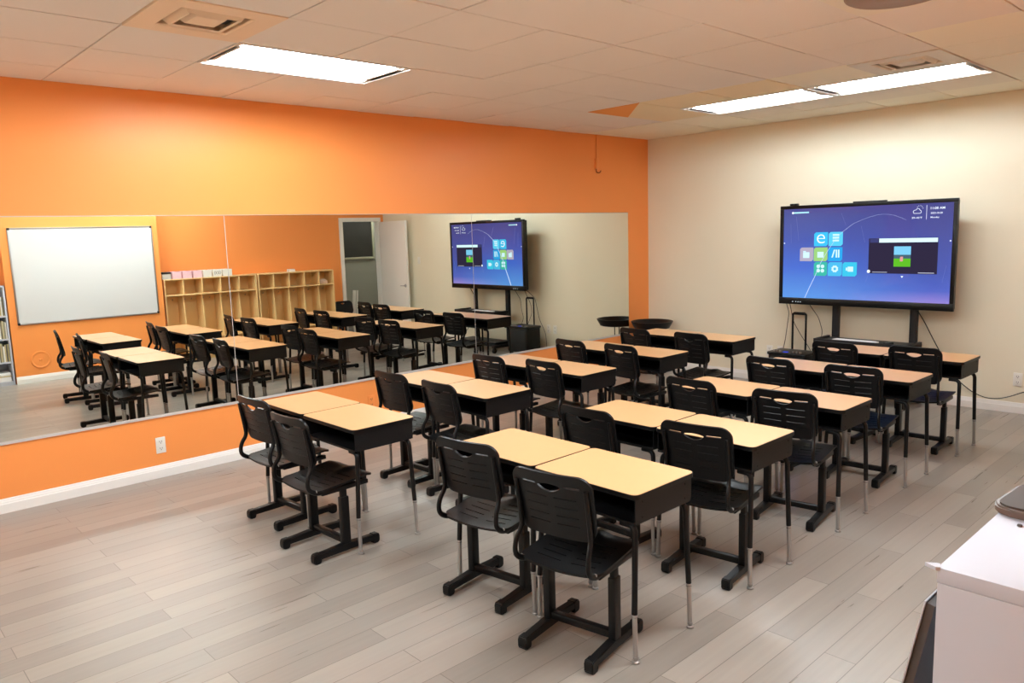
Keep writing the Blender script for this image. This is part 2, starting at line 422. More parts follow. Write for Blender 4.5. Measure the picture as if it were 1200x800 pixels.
# ------------------------------------------------------------------ desks
DW, DD, DH = .584, .425, .722
def make_desk():
    t = thing('school_desk', 'x', 'desk')
    bm = bmesh.new(); prism(bm, rrect(-DW/2+.003, -DD/2+.003, DW/2-.003, DD/2-.003, .03), 'z', DH-.008, DH)
    top = link('desktop', bm, M['laminate'], t, 30)
    bm = bmesh.new(); prism(bm, rrect(-DW/2, -DD/2, DW/2, DD/2, .032), 'z', DH-.021, DH-.0015)
    e = link('edge_band', bm, M['black_plastic'], top, 30); e['label'] = 'black rubber edge band'
    # open fronted steel book box
    zb, zt = .592, DH-.0205; xa, ya, yb = .277, -.198, .195; th = .004
    bm = bmesh.new()
    box(bm, (-xa, ya, zb), (xa, yb, zb+th), .0015)
    for s in (-1, 1):
        pts = [(ya, zb+.012), (ya+.01, zb), (yb-.012, zb), (yb, zb+.016), (yb, zt), (ya, zt)]
        prism(bm, pts, 'x', s*xa-th/2, s*xa+th/2)
    box(bm, (-xa, yb-th, zb), (xa, yb, zt))
    box(bm, (-xa, ya-.002, zt-.006), (xa, ya+.012, zt-.001)); box(bm, (-xa, ya-.003, zb-.001), (xa, ya+.004, zb+.009))
    for s in (-1, 1):
        for yy in (-.15, .15):
            for zz in (.615, .68): tube(bm, [(s*xa, yy, zz), (s*(xa+.005), yy, zz)], .004, 8)
    link('book_box', bm, M['black_box'], t, 30)
    for sx in (-1, 1):
        for yy, yf in ((-.178, -.2), (.176, .19)):
            bm = bmesh.new()
            p = fillet([(sx*.19, yy, .579), (sx*.262, yy, .579), (sx*.272, yf, .20)], .055, 6)
            tube(bm, p, .0128, 10)
            lg = link('leg', bm, M['black_metal'], t, 50)
            bm = bmesh.new()
            tube(bm, [(sx*.272, yf, .206), (sx*.2765, yf+(.0 if yf < 0 else .004), .022)], .0108, 10)
            tube(bm, [(sx*.2719, yf, .212), (sx*.272, yf, .202)], .0136, 10)
            x_ = link('leg_extension', bm, M['chrome'], lg, 50); x_['label'] = 'chrome height-adjusting lower leg'
            bm = bmesh.new(); lathe(bm, [(0, .03), (.0118, .03), (.0125, .02), (.009, .016), (.009, .012), (.0155, .009), (.0165, .003), (.015, 0), (0, 0)], (sx*.2767, yf+(.0 if yf < 0 else .004), 0), 14)
            link('glide', bm, M['chrome'], lg, 50)
    return t

# ------------------------------------------------------------------ chairs
def make_chair():
    t = thing('school_chair', 'x', 'chair')
    # seat: saddle plate with slits
    sw, sd = .40, .385
    out = []
    for x_, y_ in rrect(-sw/2, -sd/2, sw/2, sd/2, .05, 6):
        out.append((x_*(1-.06*(y_/sd+.5)*0), y_))
    dense = []
    for i in range(len(out)):
        a, b_ = out[i], out[(i+1) % len(out)]; d = math.hypot(b_[0]-a[0], b_[1]-a[1]); n = max(1, int(d/.025))
        dense += [(a[0]+(b_[0]-a[0])*k/n, a[1]+(b_[1]-a[1])*k/n) for k in range(n)]
    holes = []
    for yy in (-.12, -.075, -.03, .015, .06):
        for s in (-1, 1): holes.append([(s*.085-.06, yy-.0035), (s*.085+.06, yy-.0035), (s*.085+.06, yy+.0035), (s*.085-.06, yy+.0035)])
    def fs(u, v):
        q = v/sd+.5                                        # 0 rear .. 1 front
        z = .399+.034*q**1.4-.010*(1-(2*u/sw)**2)*(1-q)
        z += .014*math.cos(u/sw*2*PI*1.0)*q*-.0 + .012*math.exp(-(u/.035)**2)*max(0, q-.45)*2
        z -= .03*max(0, q-.86)/.14*.6
        z += .010*(2*u/sw)**2*(1-q*.4)
        return (u, v+.005, z), (0, 0, 1)
    bm = pierced(dense, holes, .024, fs, .011)
    link('seat', bm, M['black_plastic'], t, 45)
    # backrest
    z0, z1 = .538, .822; hb = z1-z0
    out = []
    for x_, y_ in rrect(-.192, 0, .192, hb, .056, 7):
        k = 1-.05*(1-min(1, y_/(hb*.6)))
        out.append((x_*k, y_))
    dense = []
    for i in range(len(out)):
        a, b_ = out[i], out[(i+1) % len(out)]; d = math.hypot(b_[0]-a[0], b_[1]-a[1]); n = max(1, int(d/.022))
        dense += [(a[0]+(b_[0]-a[0])*k/n, a[1]+(b_[1]-a[1])*k/n) for k in range(n)]
    holes = [lens(0, hb-.056, .112, .036, 16, .3)]
    def slit(xa, xb, y, h=.0042): holes.append([(xa, y-h), (xb, y-h), (xb, y+h), (xa, y+h)])
    slit(.066, .14, hb-.052, .0042); slit(-.14, -.066, hb-.052, .0042)
    for yy in (hb-.105, hb-.145, hb-.185, hb-.222):
        slit(.016, .12, yy, .0019); slit(-.12, -.016, yy, .0019)
    def fb(u, v):
        y = -.166-.062*(v/hb)**1.15+.026*(1-(u/.2)**2)*-1+.012
        y += .10*max(0, v/hb-.9)*-.1
        return (u, y, z0+v), (0, -1, -.33)
    bm = pierced(dense, holes, .022, fb, .010)
    link('backrest', bm, M['black_plastic'], t, 45)
    # curved side supports from backrest down and under the seat
    for s in (-1, 1):
        X = s*.168
        pth = [(X, -.216, .765), (X, -.190, .60), (X, -.186, .55), (s*.178, -.224, .495), (s*.180, -.228, .43), (s*.176, -.165, .392), (s*.165, -.02, .392)]
        bm = bmesh.new(); tube(bm, fillet(pth, .045, 5), .0135, 10, .0095)
        link('back_support', bm, M['black_plastic'], t, 50)
        bm = bmesh.new(); lathe(bm, [(0, .004), (.006, .003), (.008, 0)], (0, 0, 0), 10)
        bmesh.ops.transform(bm, matrix=Matrix.Translation((s*.182, -.176, .41))@Matrix.Rotation(PI/2, 4, 'X'), verts=bm.verts[:])
        b_ = link('bolt', bm, M['chrome'], t, 50); b_['label'] = 'silver bolt head'
    # under-seat frame
    bm = bmesh.new()
    for s in (-1, 1): box(bm, (s*.165-.016, -.14, .372), (s*.165+.016, .165, .398), .005)
    box(bm, (-.165, -.07, .378), (.165, -.03, .396), .004); box(bm, (-.165, .06, .378), (.165, .1, .396), .004)
    link('seat_frame', bm, M['black_metal'], t, 40)
    for s in (-1, 1):
        X = s*.166
        bm = bmesh.new(); box(bm, (X-.0125, -.019, .05), (X+.0125, .019, .38), .005); p = link('post', bm, M['black_metal'], t, 40)
        bm = bmesh.new(); box(bm, (X-.018, -.0265, .045), (X+.018, .0265, .335), .006); link('sleeve', bm, M['black_metal'], p, 40)
        bm = bmesh.new()
        prism(bm, [(-.205, .02), (.205, .02), (.205, .054), (.03, .060), (-.03, .060), (-.205, .054)], 'x', X-.02, X+.02)
        es = [e for e in bm.edges]; bmesh.ops.bevel(bm, geom=es, offset=.005, segments=2, affect='EDGES')
        f = link('foot_bar', bm, M['black_metal'], t, 40)
        for q in (-1, 1):
            bm = bmesh.new()
            pts = [(q*.172, .012), (q*.178, 0), (q*.210, 0), (q*.219, .01), (q*.220, .042), (q*.212, .0575), (q*.172, .0585)]
            prism(bm, pts, 'x', X-.0215, X+.0215)
            bmesh.ops.bevel(bm, geom=bm.edges[:], offset=.004, segments=2, affect='EDGES')
            link('foot_cap', bm, M['black_plastic'], f, 40)
    bm = bmesh.new(); box(bm, (-.15, -.018, .058), (.15, .018, .092), .006); link('stretcher', bm, M['black_metal'], t, 40)
    return t

ROWN = ['nearest', 'second-nearest', 'middle', 'second-farthest', 'farthest']
DY = {'R': [-5.700, -4.785, -3.800, -2.770, -1.790], 'L': [-5.890, -4.880, -3.915, -2.915, -1.810]}
DX = {'R': [4.200, 4.200, 4.195, 4.192, 4.208], 'L': [2.405, 2.365, 2.325, 2.300, 2.310]}
CH = {'R': [((3.275, -5.62, 9), (3.90, -5.70, 10)), ((3.30, -4.76, 0), (3.915, -4.68, 7)), ((3.285, -3.73, -3), (3.87, -3.71, 8)),
            ((3.275, -2.71, -2), (3.85, -2.70, 5)), ((3.32, -1.73, -4), (3.88, -1.64, 2))],
      'L': [((1.525, -5.85, 4), (2.145, -5.93, 3)), ((1.49, -4.81, 2), (2.07, -4.82, -2)), ((1.48, -3.87, 0), (2.03, -3.80, -2)),
            ((1.455, -2.86, -5), (2.01, -2.84, -6)), ((1.435, -1.915, -4), (2.07, -1.905, -5))]}
COLN = {'R': 'television-side column', 'L': 'mirror-side column'}
desk = make_desk(); chair = make_chair(); first = True
for c in ('R', 'L'):
    for r in range(5):
        for k, side in enumerate(('left', 'right')):
            d = desk if first else dup(desk)
            cx = DX[c][r]-DW/2-(0 if k else DW+.006)
            d.location = (cx, DY[c][r]+DD/2+(.004 if k == 0 else 0), 0); d.rotation_euler = (0, 0, math.radians((0, .5, -.4, .3, 0)[(r+k) % 5]*.6))
            tag(d, f'maple-topped black school desk, {side} of the {ROWN[r]} pair in the {COLN[c]}', 'desk', 'maple topped school desks in pairs')
            h = chair if first else dup(chair)
            x_, y_, a = CH[c][r][k]
            h.location = (x_, y_, 0); h.rotation_euler = (0, 0, math.radians(a))
            tag(h, f'black plastic chair at the {side} desk of the {ROWN[r]} pair, {COLN[c]}', 'chair', 'black school chairs at the desks')
            first = False

# ------------------------------------------------------------------ television on its stand
TVY = -.325
tv = thing('interactive_display', 'large black framed interactive display glowing with a blue home screen, on stand', 'television', (2.825, TVY, 0))
fx0, fx1, fz0, fz1 = 1.972, 3.676, .938, 1.967
sx0, sx1, sz0, sz1 = 2.012, 3.640, 1.008, 1.932
ox = 2.825
def R_(bm, x0, z0, x1, z1, y0, y1, bev=0): return box(bm, (x0-ox, y0, z0), (x1-ox, y1, z1), bev)
bm = bmesh.new(); R_(bm, fx0+.01, fz0+.01, fx1-.01, fz1-.01, .012, .085, .012); R_(bm, fx0+.3, fz0+.12, fx1-.3, fz1-.2, .08, .12, .01)
link('housing', bm, M['screen_black'], tv, 40)
bm = bmesh.new()
for a in ((fx0, fz0, fx1, sz0), (fx0, sz1, fx1, fz1), (fx0, sz0, sx0, sz1), (sx1, sz0, fx1, sz1)): R_(bm, *a, -.006, .03, .003)
link('bezel', bm, M['screen_black'], tv, 40)
# glowing screen: blue gradient wallpaper
m = bpy.data.materials.new('display wallpaper'); m.use_nodes = True; nt = m.node_tree; nt.nodes.clear()
tc = nt.nodes.new('ShaderNodeTexCoord'); sp = nt.nodes.new('ShaderNodeSeparateXYZ'); nt.links.new(tc.outputs['Generated'], sp.inputs[0])
r1 = nt.nodes.new('ShaderNodeValToRGB'); cr = r1.color_ramp
cr.elements[0].position = 0; cr.elements[0].color = (*lin((100, 168, 255)), 1); cr.elements[1].position = 1; cr.elements[1].color = (*lin((72, 80, 160)), 1)
e_ = cr.elements.new(.35); e_.color = (*lin((74, 118, 232)), 1); e_ = cr.elements.new(.65); e_.color = (*lin((70, 94, 196)), 1)
nt.links.new(sp.outputs['Z'], r1.inputs['Fac'])
r2 = nt.nodes.new('ShaderNodeValToRGB'); cr = r2.color_ramp
cr.elements[0].position = 0; cr.elements[0].color = (*lin((168, 150, 238)), 1); cr.elements[1].position = 1; cr.elements[1].color = (*lin((74, 78, 154)), 1)
e_ = cr.elements.new(.12); e_.color = (*lin((96, 116, 220)), 1); e_ = cr.elements.new(.3); e_.color = (*lin((76, 98, 196)), 1)
nt.links.new(sp.outputs['Z'], r2.inputs['Fac'])
mxx = nt.nodes.new('ShaderNodeMix'); mxx.data_type = 'RGBA'
rr = nt.nodes.new('ShaderNodeMapRange'); rr.inputs['From Min'].default_value = .25; rr.inputs['From Max'].default_value = .9; nt.links.new(sp.outputs['X'], rr.inputs['Value'])
nt.links.new(rr.outputs[0], mxx.inputs['Factor']); nt.links.new(r1.outputs['Color'], mxx.inputs['A']); nt.links.new(r2.outputs['Color'], mxx.inputs['B'])
em = nt.nodes.new('ShaderNodeEmission'); em.inputs['Strength'].default_value = .68; nt.links.new(mxx.outputs['Result'], em.inputs['Color'])
gl = nt.nodes.new('ShaderNodeBsdfGlossy'); gl.inputs['Roughness'].default_value = .08; gl.inputs['Color'].default_value = (.035, .035, .035, 1)
ad = nt.nodes.new('ShaderNodeAddShader'); nt.links.new(em.outputs[0], ad.inputs[0]); nt.links.new(gl.outputs[0], ad.inputs[1])
oo = nt.nodes.new('ShaderNodeOutputMaterial'); nt.links.new(ad.outputs[0], oo.inputs[0])
bm = bmesh.new(); R_(bm, sx0-.002, sz0-.002, sx1+.002, sz1+.002, 0, .012); scr = link('screen', bm, m, tv); scr['label'] = 'glowing blue screen with app tiles and a clock'
def chip(name, x0, z0, x1, z1, rgb, y=-.001, cut=.018, s=1.0, parent=None):
    bm = bmesh.new(); c = min(cut, (x1-x0)/3)
    prism(bm, [(x0-ox+c, z1), (x0-ox, z1-c), (x0-ox, z0), (x1-ox-c, z0), (x1-ox, z0+c), (x1-ox, z1)] if cut else [(x0-ox, z0), (x1-ox, z0), (x1-ox, z1), (x0-ox, z1)], 'y', y, y+.001)
    return link(name, bm, emission(name, rgb, s), scr)
WHT = emission('screen white', (236, 246, 255), 1.0)
TL = [(2.346, 1.546, 2.490, 1.687, (62, 186, 236)), (2.498, 1.546, 2.642, 1.687, (88, 200, 240)), (2.197, 1.392, 2.341, 1.533, (172, 164, 184)), (2.346, 1.392, 2.490, 1.533, (150, 200, 120)),
      (2.498, 1.394, 2.642, 1.534, (44, 160, 226)), (2.350, 1.243, 2.490, 1.384, (60, 178, 160)), (2.498, 1.243, 2.642, 1.384, (74, 180, 226)), (2.648, 1.243, 2.790, 1.384, (60, 190, 224))]
for q in TL: chip('app_tile', *q, y=-.0015)
text_mesh('e', .085, scr, WHT, 2.376-ox, 1.575, -.003, 'letter_e', height=.09)
ic = emission('screen icon', (200, 236, 250), 1.0)
def icon(rects, circ=()):
    bm = bmesh.new()
    for x0, z0, x1, z1 in rects: box(bm, (x0-ox, -.003, z0), (x1-ox, -.0022, z1))
    for cx, cz, ra in circ:
        vs = [bm.verts.new((cx-ox+ra*math.cos(2*PI*k/20), -.003, cz+ra*math.sin(2*PI*k/20))) for k in range(20)]; bm.faces.new(vs)
    link('app_icon', bm, ic, scr, 'raw')
icon([(2.54, 1.592+.028*k, 2.605, 1.610+.028*k) for k in range(3)])
icon([(2.232, 1.425, 2.30, 1.485), (2.232, 1.487, 2.262, 1.497)])
icon([(2.385, 1.43, 2.45, 1.488)])
icon([(2.575, 1.43, 2.59, 1.51), (2.598, 1.43, 2.613, 1.51)])
bm = bmesh.new(); prism(bm, [(2.532-ox, 1.43), (2.547-ox, 1.43), (2.57-ox, 1.51), (2.555-ox, 1.51)], 'y', -.003, -.0022); link('app_icon', bm, ic, scr)
icon([], [(2.398, 1.340, .019), (2.442, 1.340, .019), (2.398, 1.296, .019), (2.442, 1.296, .019)])
bm = bmesh.new()
NG = 16
o_ = [bm.verts.new((2.57-ox+(.038 if k % 2 else .031)*math.cos(2*PI*k/NG), -.003, 1.316+(.038 if k % 2 else .031)*math.sin(2*PI*k/NG))) for k in range(NG)]
i_ = [bm.verts.new((2.57-ox+.014*math.cos(2*PI*k/NG), -.003, 1.316+.014*math.sin(2*PI*k/NG))) for k in range(NG)]
for k in range(NG): bm.faces.new((o_[k], o_[(k+1) % NG], i_[(k+1) % NG], i_[k]))
link('app_icon', bm, ic, scr, 'raw')
icon([(2.70, 1.29, 2.755, 1.34), (2.682, 1.30, 2.696, 1.33)])
chip('picture_panel', 2.900, 1.277, 3.524, 1.616, (46, 40, 62), -.0012, 0)
chip('search_bar', 2.997, 1.575, 3.520, 1.614, (214, 244, 255), -.002, 0)
chip('panel_tab', 2.91, 1.575, 2.99, 1.612, (60, 62, 110), -.002, 0)
chip('thumbnail_sky', 3.138, 1.455, 3.290, 1.537, (120, 196, 236), -.0025, 0)
chip('thumbnail_trees', 3.138, 1.42, 3.290, 1.458, (70, 96, 110), -.0027, 0)
chip('thumbnail_lawn', 3.138, 1.345, 3.290, 1.422, (92, 180, 40), -.0029, 0)
chip('thumbnail_figure', 3.195, 1.395, 3.222, 1.44, (214, 150, 150), -.0031, .006)
chip('progress_bar', 2.12, 1.885, 2.284, 1.900, (170, 226, 236), -.002, 0)
chip('caption_line', 2.94, 1.287, 3.08, 1.293, (200, 206, 230), -.002, 0, .7); chip('caption_line', 3.36, 1.285, 3.50, 1.291, (210, 214, 236), -.002, 0, .8)
bm = bmesh.new()
for cx, cz, ra in ((2.112, 1.892, .012), (2.024, 1.579, .007), (3.626, 1.584, .007), (2.905, 1.296, .016)):
    vs = [bm.verts.new((cx-ox+ra*math.cos(2*PI*k/16), -.003, cz+ra*math.sin(2*PI*k/16))) for k in range(16)]; bm.faces.new(vs)
prism(bm, [(3.207-ox, 1.256), (3.231-ox, 1.256), (3.219-ox, 1.238)], 'y', -.003, -.002)
link('indicator_dots', bm, WHT, scr, 'raw')
text_mesh('11:08 AM', .121, scr, WHT, 3.447-ox, 1.874, -.003, 'clock_text', height=.022)
text_mesh('2023-10-30', .100, scr, WHT, 3.449-ox, 1.832, -.003, 'date_text', height=.016)
text_mesh('Monday', .074, scr, WHT, 3.449-ox, 1.790, -.003, 'day_text', height=.019)
text_mesh('39~43°F', .090, scr, WHT, 3.286-ox, 1.793, -.003, 'weather_text', height=.017)
chip('divider_line', 3.4105, 1.783, 3.4145, 1.914, (220, 226, 250), -.002, 0, .9)
bm = bmesh.new()
cl = [(3.302, 1.842), (3.296, 1.856), (3.303, 1.870), (3.318, 1.872), (3.330, 1.886), (3.347, 1.884), (3.356, 1.870), (3.366, 1.862), (3.366, 1.848), (3.358, 1.841), (3.302, 1.842)]
tube(bm, [(x_-ox, -.003, z_) for x_, z_ in cl], .0022, 5)
for a in range(0, 5):
    t_ = math.radians(5+a*36); tube(bm, [(3.354-ox+.022*math.cos(t_), -.003, 1.886+.022*math.sin(t_)), (3.354-ox+.03*math.cos(t_), -.003, 1.886+.03*math.sin(t_))], .0018, 5)
link('weather_icon', bm, WHT, scr)
arc = [(2.262, 1.01), (2.31, 1.12), (2.364, 1.233), (2.425, 1.38), (2.491, 1.496), (2.56, 1.60), (2.634, 1.683), (2.742, 1.764), (2.83, 1.80), (2.905, 1.825), (2.97, 1.842), (3.024, 1.846), (3.08, 1.842), (3.127, 1.832), (3.18, 1.812), (3.236, 1.785)]
bm = bmesh.new(); N_ = len(arc)
tube(bm, [(x_-ox, -.0008, z_) for x_, z_ in arc], [.015-.0105*min(1, k/8) if k < N_-4 else .0045-.0009*(k-N_+4) for k in range(N_)], 6, .0006)
link('light_arc', bm, emission('light arc', (196, 214, 255), .95), scr)
bm = bmesh.new()
for x_, z_, dx, dz, r_ in ((2.15, 1.85, .03, -.24, .0014), (2.09, 1.78, .008, -.2, .0012), (2.62, 1.87, .05, -.12, .0012), (2.82, 1.74, .04, -.16, .0012), (3.60, 1.36, -.03, -.16, .0018), (2.90, 1.26, -.02, -.07, .0014)):
    tube(bm, [(x_-ox, -.0006, z_), (x_+dx-ox, -.0006, z_+dz)], r_, 5, .0005)
link('light_streaks', bm, emission('light streak', (140, 150, 225), .8), scr)
bm = bmesh.new()
for k, x_ in enumerate((2.13, 2.165, 2.19, 2.215)): box(bm, (x_-.004-ox, -.0075, .962), (x_+.004-ox, -.0055, .970))
link('front_buttons', bm, WHT, tv)
bm = bmesh.new(); R_(bm, 2.072, fz1, 2.155, fz1+.022, .0, .05, .006); tube(bm, [(2.113-ox, -.004, fz1+.012), (2.113-ox, .004, fz1+.012)], .008, 12)
wc = link('webcam', bm, M['screen_black'], tv, 40)
bm = bmesh.new(); R_(bm, 2.72, fz1-.002, 3.04, fz1+.014, .02, .06, .005); link('top_sensor_bar', bm, M['screen_black'], tv, 40)
# rolling stand
st = thing('television_stand', 'black rolling steel stand carrying the large display, with a tray', 'tv stand', (2.9, -.3, 0))
for X in (2.525, 3.287):
    bm = bmesh.new(); box(bm, (X-2.9-.034, .115, .12), (X-2.9+.034, .165, 1.75), .005); link('upright', bm, M['stand'], st, 40)
bm = bmesh.new(); box(bm, (2.50-2.9, .097, 1.30), (3.31-2.9, .116, 1.36), .004); box(bm, (2.50-2.9, .097, 1.55), (3.31-2.9, .116, 1.61), .004); link('mounting_rail', bm, M['stand'], st, 40)
bm = bmesh.new(); prism(bm, rrect(2.46-2.9, -.23, 3.385-2.9, .115, .03), 'z', .585, .60); prism(bm, rrect(2.46-2.9, -.235, 3.385-2.9, -.215, .008), 'z', .585, .622)
for X in (2.46, 3.355): box(bm, (X-2.9, -.23, .54), (X-2.9+.03, .09, .622), .004)
link('tray', bm, M['stand'], st, 40)
bm = bmesh.new(); prism(bm, rrect(2.45-2.9, -.22, 3.36-2.9, .12, .08), 'z', .1, .125); box(bm, (2.47-2.9, -.19, .125), (3.34-2.9, .10, .165), .02); link('base_shelf', bm, M['stand'], st, 40)
for X in (2.47, 3.345):
    bm = bmesh.new(); box(bm, (X-2.9-.03, -.25, .075), (X-2.9+.03, .23, .12), .01); ft = link('foot_beam', bm, M['stand'], st, 40)
    for yy in (-.22, .18):
        bm = bmesh.new(); tube(bm, [(X-2.9-.016, yy, .034), (X-2.9+.016, yy, .034)], .034, 18); box(bm, (X-2.9-.022, yy-.02, .04), (X-2.9+.022, yy+.02, .08), .004)
        link('caster', bm, M['dark'], ft, 40)
# things on the stand's tray
bm = bmesh.new(); box(bm, (-.2, -.1, 0), (.2, .1, .008), .002); kb = link('keyboard_tray_pad', bm, M['stand']); 
bpy.data.objects.remove(kb)
kb = thing('keyboard', 'slim white keyboard lying on the television stand tray', 'keyboard', (2.83, -.42, .6005), math.radians(-2))
bm = bmesh.new(); box(bm, (-.215, -.06, 0), (.215, .06, .014), .004); link('case', bm, M['paper'], kb, 40)
bm = bmesh.new()
for r in range(4):
    for c in range(14): box(bm, (-.203+.029*c, -.05+.025*r, .014), (-.203+.029*c+.025, -.05+.025*r+.021, .0175))
link('keys', bm, M['paper'], kb)['label'] = 'white keys'
rc = thing('remote_control', 'small black remote beside the white keyboard on the stand tray', 'remote control', (3.15, -.41, .6005), math.radians(70))
bm = bmesh.new(); box(bm, (-.05, -.022, 0), (.05, .022, .018), .006); link('body', bm, M['dark'], rc, 40)
bm = bmesh.new()
for k in range(5):
    for q in (-.01, .004): box(bm, (-.04+.017*k, q, .018), (-.031+.017*k, q+.006, .0195))
link('buttons', bm, M['alu'], rc)['label'] = 'grey buttons'

# trolley loudspeaker left of the stand
sp_ = thing('trolley_loudspeaker', 'black portable loudspeaker with a tall trolley handle left of the television stand', 'loudspeaker', (2.10, -.245, 0))
bm = bmesh.new(); box(bm, (-.21, -.15, .035), (.21, .13, .40), .02); link('cabinet', bm, M['black_plastic'], sp_, 40)
bm = bmesh.new(); box(bm, (-.22, -.16, .385), (.22, .14, .42), .014); link('top_deck', bm, M['black_plastic'], sp_, 40)
bm = bmesh.new(); box(bm, (-.185, -.158, .06), (.185, -.148, .37), .004); link('grille', bm, mat('speaker grille', (22, 22, 23), .7, bump=.8, bscale=900), sp_, 40)
for k, (X, Y) in enumerate(((-.16, -.1), (-.13, -.1), (-.08, -.12), (.06, -.11), (.10, -.11), (.14, -.11))):
    bm = bmesh.new(); lathe(bm, [(.014, 0), (.012, .016), (0, .017)], (X, Y, .42), 12); link('knob', bm, M['steel'], sp_, 40)['label'] = 'silver control knob'
bm = bmesh.new(); box(bm, (-.05, -.13, .42), (0, -.09, .4225)); link('display_window', bm, emission('blue lcd', (60, 80, 235), 1.0), sp_)['label'] = 'blue lit panel'
bm = bmesh.new(); P = fillet([(-.075, .135, .36), (-.075, .135, .815), (.075, .135, .815), (.075, .135, .36)], .02, 4); tube(bm, P, .011, 10)
tube(bm, [(-.06, .135, .815), (.06, .135, .815)], .016, 10); link('trolley_handle', bm, M['black_metal'], sp_, 50)
for s in (-1, 1):
    bm = bmesh.new(); tube(bm, [(s*.2-.015, .1, .04), (s*.2+.015, .1, .04)], .04, 18); link('wheel', bm, M['dark'], sp_, 40)
    bm = bmesh.new(); box(bm, (s*.17-.02, -.13, 0), (s*.17+.02, -.09, .036), .004); link('foot', bm, M['dark'], sp_, 40)

# cables
def cable(path, label, r=.0035, rad=.05):
    bm = bmesh.new(); tube(bm, fillet(path, rad, 5), r, 6); o = link('cable', bm, M['cable'], None, 60); return tag(o, label, 'cable')
cable([(2.02, -.26, .95), (1.985, -.12, .82), (1.93, -.09, .50), (1.86, -.04, .30), (1.84, -.03, .004)], 'thin black cable hanging from the display to the left of the loudspeaker')
cable([(2.06, -.26, .95), (2.05, -.14, .72), (2.10, -.075, .58), (2.20, -.06, .43), (2.31, -.05, .2), (2.34, -.04, .004)], 'thin black cable running behind the trolley handle')
cable([(2.27, -.26, .95), (2.31, -.10, .78), (2.34, -.06, .62), (2.30, -.055, .50), (2.36, -.05, .40), (2.38, -.045, .004)], 'thin black cable curling right of the trolley handle')
cable([(3.33, -.25, .95), (3.37, -.12, .80), (3.44, -.06, .62), (3.50, -.04, .50), (3.58, -.035, .34), (3.67, -.03, .24), (3.79, -.03, .150), (3.90, -.03, .112), (4.0, -.03, .118), (4.10, -.03, .155), (4.20, -.03, .21), (4.45, -.03, .29)], 'long black cable from the display sagging along the cream wall', .0045)

# wall outlets
def outlet(axis, x, y, z, mm, label, plug=True, name='wall_outlet'):
    t = thing(name, label, 'wall outlet' if plug else 'light switch', (x, y, z), {'x': PI/2, 'y': 0, '-x': -PI/2}[axis])
    bm = bmesh.new(); box(bm, (-.036, -.006, -.062), (.036, 0, .062), .0025); link('cover_plate', bm, mm, t, 40)
    if plug:
        for s in (-1, 1):
            bm = bmesh.new(); prism(bm, rrect(-.017, s*.026-.018, .017, s*.026+.018, .009), 'y', -.0085, -.005); rr_ = link('receptacle', bm, mm, t, 40)
            bm = bmesh.new(); box(bm, (-.009, -.0095, s*.026-.002), (-.0055, -.008, s*.026+.009)); box(bm, (.0055, -.0095, s*.026-.002), (.009, -.008, s*.026+.009)); tube(bm, [(0, -.0095, s*.026-.009), (0, -.008, s*.026-.009)], .0035, 8)
            link('slots', bm, M['socket'], rr_)['label'] = 'dark plug slots'
    else:
        bm = bmesh.new(); box(bm, (-.006, -.014, -.008), (.006, -.004, .012), .002); link('toggle', bm, mm, t, 40)
outlet('x', 0, -6.139, .25, M['white_plastic'], 'white wall outlet low on the orange wall under the mirror')
outlet('x', 0, -4.25, .258, M['orange'], 'orange painted wall outlet behind the nearest mirror-side desks')
outlet('y', 4.14, 0, .312, M['white_plastic'], 'white wall outlet on the cream wall right of the television')
outlet('y', 1.83, 0, .36, M['white_plastic'], 'white wall outlet left of the loudspeaker, seen in the mirror')
outlet('y', 1.70, 0, .357, M['white_plastic'], 'white wall plate nearest the corner, seen in the mirror', True, 'wall_plate')
outlet('y', 4.99, 0, 1.35, M['white_plastic'], 'white light switch beside the open door, seen in the mirror', False, 'light_switch')

# orange painted conduit by the ceiling
t = thing('conduit', 'orange painted conduit with a hook box high on the orange wall', 'conduit', (0, -1.0, 2.45))
bm = bmesh.new(); tube(bm, [(.009, 0, .15), (.009, .005, .432)], .010, 8); link('pipe', bm, M['orange'], t, 50)
bm = bmesh.new(); box(bm, (-.001, -.03, .04), (.03, .018, .155), .002); link('junction_box', bm, M['orange'], t, 40)
bm = bmesh.new(); tube(bm, fillet([(.012, -.01, .045), (.012, -.01, .0), (.03, .03, -.005), (.03, .05, .02)], .02), .006, 8); link('hook', bm, mat('rusty hook', (150, 76, 30), .6), t, 50)

# round black stand in the corner
t = thing('round_stand', 'round black tray-topped stand in the room corner', 'stand', (.288, -.318, 0))
bm = bmesh.new(); lathe(bm, [(0, .548), (.19, .548), (.215, .556), (.255, .628), (.258, .64), (.250, .642), (.240, .636), (.205, .575), (0, .572)], n=48); link('tray_top', bm, M['black_plastic'], t, 40)
for s in (-1, 1):
    bm = bmesh.new(); tube(bm, [(s*.022, -s*.018, .02), (s*.022, -s*.018, .55)], .0065, 10); link('pole', bm, M['black_metal'], t, 50)
bm = bmesh.new(); lathe(bm, [(0, .03), (.04, .03), (.17, .018), (.18, .01), (.18, 0), (0, 0)], n=40); link('base', bm, M['black_metal'], t, 40)

